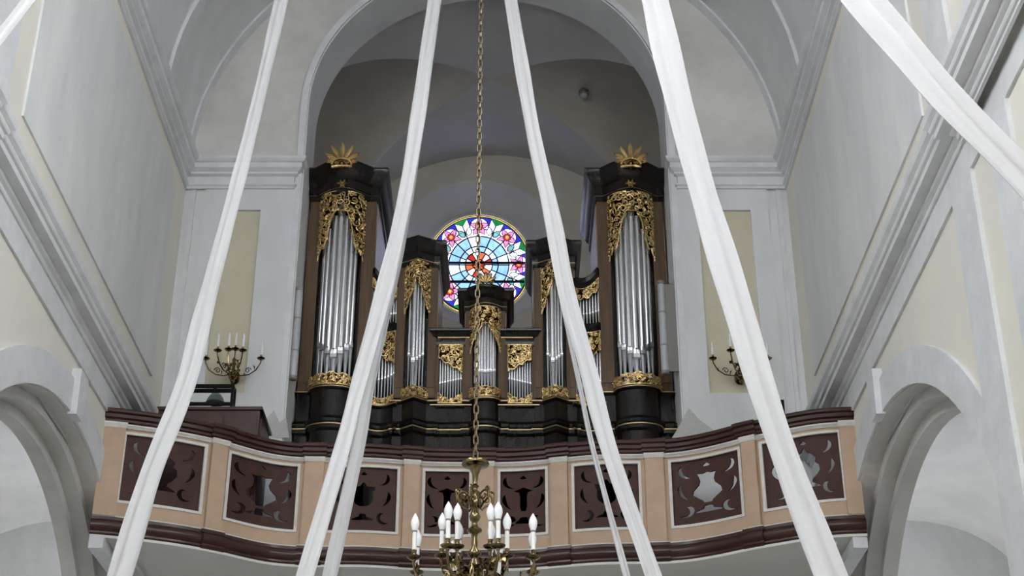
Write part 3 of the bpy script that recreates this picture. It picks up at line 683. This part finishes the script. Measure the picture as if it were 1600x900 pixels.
# --- low flats beside the centre tower
for sg in (-1, 1):
    X = sorted((sg*.18, sg*.70)); XF = sorted((sg*.315, sg*.64))
    Y = OD+.03; z1, z0 = zt(515), zt(540)
    path = [(X[0]+.02, Y+.5), (X[0]+.02, Y), (X[1]-.02, Y), (X[1]-.02, Y+.5)]
    mb = MB().sweep(path, CORN(z0, z1, .5)); mb.prism(path, z0+.01, z1-.01); c = mb.build('cornice', 'black', org, smooth=30)
    adopt(MB().box(X[0]+.04, X[1]-.04, Y-.05, Y-.0, z0+.11, z0+.125).build('gilt_line', 'goldline'), c)
    for a, b in ((X[0], XF[0]), (XF[1], X[1])): MB().box(a, b, Y, Y+.06, 8.4, z0+.03).build('stile', 'wood', org)
    MB().box(XF[0], XF[1], Y+.09, Y+.12, 8.4, z0+.02).build('back_board', 'black', org)
    sh = Sheet([(XF[0], Y), (XF[1], Y)]); inner = lambda u: u if sg < 0 else 1-u      # carving is deeper towards the centre tower
    carving(sh, lambda u: zt(557)-.02-.20*inner(u)+.015*sin(u*18), lambda u: z0+.02, 61+sg, org, .042)
    carving(sh, lambda u: 8.43, lambda u: 8.48+.10*abs(2*u-1)**1.6+.01*sin(u*25), 63+sg, org, .03, 'foot_carving')
    for k in range(9):
        u = (k+.5)/9; q = inner(u)
        pipe(XF[0]+(XF[1]-XF[0])*u, Y+.045, .0165, 8.43, 8.72+.08*q, zt(552)-.16*q, org)
    drum([(X[0], Y+.5), (X[0], Y), (X[1], Y), (X[1], Y+.5)], 8.42)
# --- double-storey curved flats between the towers
for sg in (-1, 1):
    X = sorted((sg*1.24, sg*1.61)); fp = curve(X[0], X[1], -.07, 'bow', 20, OD-.0); sh = Sheet(fp)
    sh2 = Sheet([(x, y+.04) for x, y in fp]); out = (lambda u: u) if sg < 0 else (lambda u: 1-u)    # 1 towards the middle tower
    edge = [(X[0], OD+.3)] + fp + [(X[1], OD+.3)]
    for (za, zb2, zc, zd, zflo) in ((zt(432), zt(447), zt(506), 0, 'upper'), (zt(505), zt(518), zt(628), 0, 'lower')):
        slope = .10 if zflo == 'upper' else .0
        n = 12; rings = []
        for k in range(n+1):
            u = k/n; dz = slope*(.5-out(u))*1.6 + (.05*(2*u-1)**2 if zflo == 'upper' else 0)
            rings.append([sh(u, z+dz, o) for o, z in ((-.3,zb2),(.01,zb2),(.02,zb2+.03),(.06,zb2+.07),(.075,za-.02),(.06,za),(-.3,za))])
        c = MB().rings(rings).build('cornice', 'black', org, smooth=30)
        dzf = lambda u: slope*(.5-out(u))*1.6 + (.05*(2*u-1)**2 if zflo == 'upper' else 0)
        if zflo == 'upper':
            carving(sh, lambda u: zt(462)+dzf(u)+.02*sin(u*20), lambda u: zb2+dzf(u), 71+sg, org, .045)
            for k in range(9):
                u = (k+.5)/9; p0 = sh2(u, 0); pipe(p0.x, p0.y, .017, zt(503), zt(490)+.05*(1-out(u)), zt(458)+dzf(u), org)
        else:
            carving(sh, lambda u: zt(548)-.20*(out(u) if True else 0)**1.5+.02*sin(u*16), lambda u: zb2+.01, 75+sg, org, .048)
            carving(sh, lambda u: 8.43, lambda u: 8.50+.05*abs(2*u-1), 77+sg, org, .03, 'foot_carving')
            for k in range(9):
                u = (k+.5)/9; p0 = sh2(u, 0); pipe(p0.x, p0.y, .018, 8.44, 8.74+.13*out(u), zt(545)-.17*out(u), org)
    MB().box(X[0], X[1], OD+.18, OD+.21, 8.4, zt(446)).build('back_board', 'black', org)
    drum(edge, 8.43)
#SECTION4
# ------------------------------------------------------------------ chandelier on its chain
CD = 10.6; CHX = 0.10; zc = lambda py: zz(py, CD)
ZU, ZL = zc(815), zc(829)                           # bulb centres of the two tiers
cha = thing('chandelier', 'polished brass chandelier with two tiers of white electric candles', 'chandelier', (CHX, CD, 2.85))
def cbuild(mb, name, mat, smooth=50): return mb.build(name, mat, cha, smooth=smooth)
prof = [(.0,zc(716)),(.012,zc(717)),(.018,zc(720)),(.06,zc(721)),(.098,zc(722)),(.103,zc(725)),(.10,zc(727)),(.06,zc(728)),(.045,zc(730)),(.038,zc(735)),(.024,zc(741)),(.018,zc(750)),(.016,zc(757)),(.03,zc(760)),(.018,zc(763)),
        (.02,zc(767)),(.042,zc(770)),(.03,zc(776)),(.042,zc(781)),(.05,zc(786)),(.042,zc(791)),(.02,zc(796)),(.034,zc(803)),(.042,zc(808)),(.034,zc(813)),(.018,zc(817)),(.022,zc(822)),(.055,zc(828)),(.052,zc(831)),
        (.025,zc(834)),(.018,zc(840)),(.024,zc(850)),(.02,zc(856)),(.05,zc(864)),(.048,zc(868)),(.022,zc(872)),(.03,zc(878)),(.048,zc(886)),(.06,zc(896)),(.07,3.22),(.09,3.12),(.11,3.0),(.10,2.93),(.05,2.88),(.02,2.86),(.0,2.85)]
cbuild(MB().lathe([(r, z) for r, z in prof], 20, (CHX, CD, 0)), 'stem', 'brass')
for k in range(6):                                    # scrolled crown on the stem
    a = k*pi/3+.3; mb = MB(); dr = Vector((cos(a), sin(a), 0)); P = lambda r, z: Vector((CHX, CD, 0)) + dr*r + Vector((0,0,z))
    c = (.088, zc(778)); pts = [P(.03, zc(791)), P(.055, zc(794)-.01)]
    for q in range(22):
        t = q/21; w = .052*(1-.78*t); an = -pi/2 + t*2.9*pi; pts.append(P(c[0]+w*cos(an), c[1]+w*sin(an)))
    mb.tube(pts, [.008]*2+[.0095*(1-.45*q/21) for q in range(22)], 6)
    c2 = (.12, zc(770)); mb.tube([P(.135, zc(785))]+[P(c2[0]+.024*(1-.7*t)*cos(-.3+t*8), c2[1]+.024*(1-.7*t)*sin(-.3+t*8)) for t in [q/12 for q in range(13)]], .0065, 5)
    cbuild(mb, 'scroll', 'brass')
def vine_leaf(mb, c, d, up, s):
    """small five-lobed leaf at c, pointing along d"""
    d = Vector(d).normalized(); n = Vector(up).normalized(); w = d.cross(n)
    P = [c] + [c + (d*x + w*y)*s + n*z*s for x, y, z in ((.15,.28,.05),(.45,.22,.02),(.5,.5,.1),(.75,.18,.03),(1.1,0,-.1),(.75,-.18,.03),(.5,-.5,.1),(.45,-.22,.02),(.15,-.28,.05))]
    mid = mb.vert(c + d*s*.45 - n*.12*s); idx = [mb.vert(p) for p in P]
    for a, b in zip(idx, idx[1:]+idx[:1]): mb.face((mid, a, b))
def arm_at(ang, R, zb, zhub, name_parent):
    """one curved arm with pan, candle and bulb; zb is the bulb centre"""
    C = Vector((CHX, CD, 0)); dr = Vector((cos(ang), sin(ang), 0)); P = lambda r, z: C + dr*r + Vector((0,0,z))
    zp = zb-.065-.165-.035; mb = MB(); ctrl = [(.05, zhub), (.3*R, zhub-.07), (.62*R, zhub-.11), (.9*R, zhub-.02), (1.0*R, zp-.05), (R, zp)]
    pts = []
    for i in range(len(ctrl)-1):
        p0, p1, p2, p3 = ctrl[max(0,i-1)], ctrl[i], ctrl[i+1], ctrl[min(len(ctrl)-1,i+2)]
        for q in range(6):
            t = q/6; f = lambda a,b,c,d: .5*(2*b+(c-a)*t+(2*a-5*b+4*c-d)*t*t+(3*b-a-3*c+d)*t**3)
            pts.append(P(f(p0[0],p1[0],p2[0],p3[0]), f(p0[1],p1[1],p2[1],p3[1])))
    pts.append(P(R, zp)); mb.tube(pts, .0095, 7)
    mb.tube([P(.62*R+(.05*(1-.8*t))*cos(t*8), zhub-.06+(.05*(1-.8*t))*sin(t*8)) for t in [q/14 for q in range(15)]], .006, 5)
    arm = mb.build('arm', 'brass', cha)
    side = dr.cross(Vector((0,0,1)))
    for r, z, s, q in ((.40*R, zhub-.05, .10, 1), (.62*R, zhub-.08, .10, -1), (.80*R, zhub-.03, .095, 1), (.95*R, zp-.09, .085, -1)):
        lf = MB(); vine_leaf(lf, P(r, z), side*q+dr*.4+Vector((0,0,.7)), dr, s); adopt(lf.build('vine_leaf', 'brass', fix=False, smooth=60), arm)
    adopt(MB().lathe([(.015,zb-.075),(.0185,zb-.073),(.0185,zb-.062),(.015,zb-.06)], 14, (P(R,0).x, P(R,0).y, 0)).build('bulb_collar', 'grey'), arm)
    b = P(R, 0)
    adopt(MB().lathe([(.0,zp-.03),(.012,zp-.025),(.016,zp-.01),(.035,zp-.005),(.05,zp+.006),(.053,zp+.014),(.045,zp+.012),(.02,zp+.008),(.014,zp+.014),(.024,zp+.022),(.024,zp+.03),(.016,zp+.036),(.02,zp+.06),(0,zp+.06)], 18, (b.x,b.y,0)).build('drip_pan', 'brass'), arm)
    adopt(MB().lathe([(0,zp+.05),(.0165,zp+.05),(.0165,zb-.066),(.0,zb-.066)], 14, (b.x,b.y,0)).build('candle_sleeve', 'candle'), arm)
    adopt(MB().lathe([(.0,zb-.07),(.017,zb-.068),(.020,zb-.055),(.028,zb-.03),(.0315,zb-.008),(.030,zb+.012),(.021,zb+.036),(.010,zb+.056),(.003,zb+.068),(0,zb+.07)], 16, (b.x,b.y,0)).build('bulb', 'bulb'), arm)
for k in range(8): arm_at(-pi/2 + pi/8 + k*pi/4, .455, ZL, 3.26, cha)
for k in range(6): arm_at(-pi/2 + pi/6 + k*pi/3, .235, ZU, 3.36, cha)

# chain: links alternate in direction
chn = thing('hanging_chain', 'long bronze-coloured chain holding the brass chandelier', 'chain', (CHX, CD, zc(716)))
def link_mesh():
    mb = MB(); P = []
    for k in range(20):
        a = 2*pi*k/20; P.append((.0165*cos(a), 0, .0165*sin(a) + (.020 if sin(a) > 0 else -.020)))
    mb.tube(P, .0058, 6, loop=True); return mb
l0 = link_mesh().build('link', 'bronze', None, smooth=60); LM = l0.data; bpy.data.objects.remove(l0)
zt0 = zc(717)+.028; n = int((ZSP+HW-zt0)/.0615)
for k in range(n+1):
    o = bpy.data.objects.new('link', LM); COL.objects.link(o); o.parent = chn
    o.location = (0, 0, zt0 + k*.0615 - zc(716)); o.rotation_euler = (0, 0, (k%2)*pi/2 + .35)

# ------------------------------------------------------------------ ribbons
def ribbon(pts, label, seed, fold=.22, phase=0.0, ext_top=True, waves=1.5, mat='ribbon'):
    rnd = random.Random(seed); C = [(at(x, y, d), w*d/fz(y)[1]) for x, y, w, d in pts]
    if ext_top:                                       # carry on to the vault
        t = (C[0][0]-C[1][0]).normalized(); p = C[0][0].copy(); top = []
        while p.z < ZSP + sqrt(max(.01, HW*HW-min(p.x*p.x, HW*HW-.01))) - .12 and len(top) < 200 and abs(p.x) < HW-.12: p = p + t*.08; top.append((p.copy(), C[0][1]))
        C = top[::-1] + C
    t = (C[-1][0]-C[-2][0]).normalized(); p = C[-1][0].copy()
    while p.z > Z0+.5 and abs(p.x) < HW-.25 and len(C) < 400: p = p + t*.1; C.append((p.copy(), C[-1][1]))
    S = []
    for i in range(len(C)-1):
        a, b, c, d = C[max(0,i-1)], C[i], C[i+1], C[min(len(C)-1,i+2)]
        m = max(3, int((c[0]-b[0]).length/.12))
        for q in range(m):
            u = q/m; f = lambda A,B,CC,D: .5*(2*B+(CC-A)*u+(2*A-5*B+4*CC-D)*u*u+(3*B-A-3*CC+D)*u**3)
            S.append((f(a[0],b[0],c[0],d[0]), f(a[1],b[1],c[1],d[1])))
    S.append(C[-1]); rings = []; n = 12; tot = 0
    for i, (p, w) in enumerate(S):
        tv = (S[min(len(S)-1,i+1)][0]-S[max(0,i-1)][0]).normalized(); wd = tv.cross(Vector((0,1,0))).normalized(); nd = wd.cross(tv).normalized()
        if nd.y > 0: nd = -nd
        if i: tot += (p-S[i-1][0]).length
        wig = 1+.05*sin(tot*2.3+seed)+.03*sin(tot*5.1+seed*2)
        fr, bk = [], []
        for k in range(n+1):
            s = k/n-.5; z = fold*w*(cos(s*2*pi*waves+phase+.25*sin(tot*.9+seed))*.5 + .35*abs(s)*2 + .10*sin(s*19+tot*1.7))
            q = p + wd*(s*w*wig) + nd*z; fr.append(q+nd*.003); bk.append(q-nd*.003)
        rings.append(fr + bk[::-1])
    return tag(MB().rings(rings).build('cloth_ribbon', mat, smooth=70), label, 'ribbon', 'white cloth streamers hung across the nave')
ribbon([(440,0,21,13),(407,145,21,12.6),(372,285,23,12),(318,493,29,11),(291,600,32,10.6),(237,740,37,10),(189,900,40,9.4)], 'greyish white ribbon crossing the pierced panel beside the wall under the music desk', 1, .25)
ribbon([(679,0,22,13),(650,200,22,12.4),(628,330,23,12),(598,460,25,11.5),(560,600,25,10.8),(535,700,25,10.3),(477,900,28,9.5)], 'bright white folded ribbon falling past the middle organ tower beside the black console', 2, .3, 1.0, waves=1)
ribbon([(684,0,14,13.1),(655,200,15,12.55),(635,330,17,12.15),(609,460,17,11.7),(578,600,19,11),(560,700,20,10.5),(516,900,25,9.75)], 'second white ribbon tail running alongside the bright folded ribbon', 3, .3, 2.0, waves=1)
ribbon([(798,0,20,13),(832,200,23,12.4),(861,330,25,12),(886,460,28,11.5),(917,570,28,11),(951,700,26,10.4),(1021,900,27,9.5)], 'bright single white ribbon with a narrow thread-like tail close beside it', 4, .3, 1.0, waves=1)
ribbon([(876,470,4,11.7),(903,590,7,11.2),(926,700,8,10.6),(979,900,11,9.8)], 'narrow thread-like white ribbon hanging beside a broad bright ribbon', 5, .3, ext_top=False)
ribbon([(1023,0,41,10),(1050,120,42,9.7),(1093,285,43,9.3),(1155,490,47,8.7),(1189,605,46,8.4),(1235,740,45,8.1),(1297,900,50,7.7)], 'broad matt white ribbon hanging in front of a wall sconce and cream panel', 6, .2, .5)
ribbon([(1345,0,62,8.0),(1416,82,62,7.7),(1487,163,62,7.4),(1600,278,62,7.0)], 'widest white ribbon slanting across the cornice break over a pilaster', 7, .2, .5)
ribbon([(47,0,22,8.5),(0,60,22,8.2),(-60,135,22,8)], 'short visible end of a grey ribbon slanting over the streaked wall panel', 8, .25)

# ------------------------------------------------------------------ wall sconces
def sconce(px, py, label):
    W = at(px, py, DB-.30); root = thing('wall_sconce', label, 'sconce', (W.x, DB, W.z), 'brass wall sconces beside the arch')
    C = Vector((W.x, DB-.16, W.z))
    MB().lathe([(0,-.13),(.012,-.125),(.02,-.11),(.012,-.095),(.03,-.085),(.03,-.07),(.015,-.06),(.05,-.04),(.062,-.01),(.055,.03),(.03,.055),(.02,.07),(.035,.085),(.02,.10),(.026,.15),(.04,.17),(.02,.20),(.03,.23),(.012,.26),(0,.27)], 16, C).build('stem', 'brass', root, smooth=50)
    MB().rings([[(C.x+.07*cos(2*pi*k/16), y, C.z+.04+.10*sin(2*pi*k/16)) for k in range(16)] for y in (DB-.02, DB-.001)]).build('wall_plate', 'brass', root)
    MB().tube([(C.x, C.y, C.z+.05), (C.x, DB-.01, C.z+.05)], .014, 8).build('bracket', 'brass', root)
    for a, R, zp in ((-80,.37,.21),(-27,.36,.205),(27,.36,.205),(80,.37,.21),(-12,.22,.27),(12,.20,.285)):
        d = Vector((sin(radians(a)), -cos(radians(a)), 0)); P = lambda r, z: C + d*r + Vector((0,0,z))
        if abs(a) == 80: P = lambda r, z: C + d*r + Vector((0,.0,z))
        ct = [(.02,.03),(.3*R,-.01),(.6*R,.0),(.85*R,.06),(R,zp-.05),(R,zp)]; pts = []
        for i in range(len(ct)-1):
            for q in range(4): t = q/4; pts.append(P(ct[i][0]+(ct[i+1][0]-ct[i][0])*t, ct[i][1]+(ct[i+1][1]-ct[i][1])*t))
        pts.append(P(R, zp)); mb = MB().tube(pts, .009, 6)
        mb.tube([P(.55*R+.045*(1-.8*t)*cos(t*8), .06+.045*(1-.8*t)*sin(t*8)) for t in [q/12 for q in range(13)]], .007, 5)
        arm = mb.build('arm', 'brass', root); b = P(R, 0)
        for r, z, q in ((.8, .06, 1), (.4, 0, -1)):
            lf = MB(); vine_leaf(lf, P(r*R, z), q*d.cross(Vector((0,0,1)))+Vector((0,0,.8)), d, .07); adopt(lf.build('vine_leaf', 'brass', fix=False), arm)
        z = b.z+zp
        adopt(MB().lathe([(0,z-.02),(.015,z-.015),(.045,z),(.055,z+.012),(.05,z+.016),(.018,z+.01),(.02,z+.03),(.014,z+.04),(.017,z+.06),(0,z+.06)], 12, (b.x,b.y,0)).build('drip_pan', 'brass'), arm)
        adopt(MB().lathe([(0,z+.05),(.016,z+.05),(.016,z+.18),(0,z+.18)], 10, (b.x,b.y,0)).build('candle_sleeve', 'candle'), arm)
        adopt(MB().lathe([(0,z+.178),(.010,z+.18),(.017,z+.20),(.016,z+.22),(.007,z+.245),(0,z+.26)], 10, (b.x,b.y,0)).build('bulb', 'bulb'), arm)
    return root
sconce(361, 580, 'brass candle sconce fully in view above the black music desk')
sconce(1160, 580, 'brass candle sconce partly hidden behind a broad ribbon')

# ------------------------------------------------------------------ tubular lamps on the arch jambs
def tube_lamp(p0, p1, label, clear):
    a, b = at(*p0, DB+.09), at(*p1, DB+.09); x = (a.x+b.x)/2; sg = -1 if x < 0 else 1
    root = thing('tube_lamp', label, 'lamp', (x, DB+.09, b.z), 'tubular lamps on the arch jambs')
    c = (x, DB+.09, 0)
    MB().lathe([(0,b.z+.05),(.05,b.z+.05),(.052,b.z+.08),(.052,a.z-.08),(.05,a.z-.05),(0,a.z-.05)], 18, c).build('tube', 'tube', root)
    for z in (b.z, a.z-.06): MB().lathe([(0,z),(.04,z),(.057,z+.012),(.057,z+.055),(.045,z+.06),(0,z+.06)], 18, c).build('end_cap', 'grey', root)
    for f in (.3, .65):
        z = b.z+(a.z-b.z)*f; MB().lathe([(.05,z),(.056,z),(.056,z+.02),(.05,z+.02)], 18, c).build('clip', 'grey', root)
    xj = sg*AR
    MB().box(min(x+sg*.03, xj), max(x+sg*.03, xj), DB+.07, DB+.11, b.z+.05, a.z-.05).build('mounting_strip', 'grey', root)
tube_lamp((466,450), (460,594), 'long grey tube lamp on the arch jamb facing the music desk side', 0)
tube_lamp((1034,440), (1038,586), 'long grey tube lamp on the arch jamb next to the partly hidden sconce', 1)

# ------------------------------------------------------------------ things on the balcony
DK = 5.80
X0, X1 = -4.05, xx(410, 635, 17.33); ZK = zz(635, 17.33)
con = thing('console_cabinet', 'dark reddish wooden console cabinet behind the balcony rail', 'cabinet', ((X0+X1)/2, 17.6, DK))
MB().box(X0+.03, X1-.03, 17.36, 18.15, DK, ZK-.04).build('body', 'cabinet', con)
MB().box(X0, X1, 17.33, 18.18, ZK-.04, ZK).build('top', 'cabinet', con)
MB().box(X1-.045, X1-.015, 17.45, 18.05, DK+.1, ZK-.12).build('side_panel', 'cabinet', con)
for k in range(3):
    w = (X1-X0-.16)/3; MB().box(X0+.06+k*(w+.02), X0+.06+k*(w+.02)+w, 17.345, 17.37, DK+.1, ZK-.10).build('front_panel', 'cabinet', con)
dsk = thing('music_desk', 'black steel frame standing on the dark console cabinet', 'stand', (-3.4, 17.45, ZK))
xa, xb = xx(285, 615, 17.4), xx(365, 615, 17.4); zt1 = zz(600, 17.4); t = .022
for y in (17.40, 17.54):
    MB().box(xa, xb, y, y+.03, zt1-.045, zt1).build('top_bar', 'iron', dsk); MB().box(xa, xb, y, y+.03, ZK+.05, ZK+.09).build('lower_bar', 'iron', dsk)
    for x in (xa, xb-.035): MB().box(x, x+.035, y+.001, y+.029, ZK, zt1-.002).build('post', 'iron', dsk)
for x in (xa, xb-.035):
    for z in (zt1-.044, ZK+.05): MB().box(x+.002, x+.033, 17.42, 17.55, z, z+.035).build('side_bar', 'iron', dsk)
lx, ly = xx(338, 612, 17.78), 17.78
lam = thing('desk_lamp', 'small desk lamp with grey green shade inside the black frame', 'lamp', (lx, ly, ZK))
MB().lathe([(0,ZK),(.06,ZK),(.06,ZK+.015),(.012,ZK+.025),(.010,ZK+.24),(0,ZK+.24)], 14, (lx, ly, 0)).build('base', 'iron', lam)
MB().lathe([(.115,ZK+.24),(.12,ZK+.245),(.10,ZK+.30),(.07,ZK+.35),(.04,ZK+.375),(.0,ZK+.38)], 18, (lx, ly, 0)).build('shade', 'shade', lam)
MB().lathe([(.04,ZK+.37),(.045,ZK+.38),(.04,ZK+.43),(.0,ZK+.435)], 12, (lx-.01, ly, 0)).build('cap', 'iron', lam)
mb = MB(); bx = xx(1222, 632, 16.6)
spk = thing('speaker_stand', 'narrow black upright behind the balcony rail half covered by a broad ribbon', 'stand', (bx, 16.75, DK))
MB().box(bx-.02, bx+.05, 16.72, 16.79, DK+.02, zz(626, 16.75)).build('post', 'iron', spk); MB().box(bx-.15, bx+.18, 16.62, 16.90, DK, DK+.03).build('base', 'iron', spk)
# small camera on the loft vault
best = None
for i in range(2000):
    D = 19.6+i*.002; p = at(912, 140, D); h1 = sqrt(max(0, 1-(p.x/LW)**2)); h2 = sqrt(max(0, 1-((D-VC)/((D1-DT)/2))**2))
    if p.z >= VS+VR*max(h1, h2): best = p; break
if best is None: best = at(912, 140, 22.5)
dev = thing('dome_camera', 'small grey dome camera fixed to the dim loft vault', 'camera', best)
MB().lathe([(0,.12),(.05,.12),(.055,-.02),(.085,-.03),(.09,-.10),(.075,-.12),(0,-.125)], 18, best).build('housing', 'grey', dev)
MB().lathe([(.07,-.115),(.065,-.14),(.04,-.165),(0,-.175)], 16, best).build('dome', 'tube', dev)
# ------------------------------------------------------------------ lift everything so that the church floor is z = 0
for o in scene.objects:
    if o.parent is None and o is not cam: o.location.z += EYE
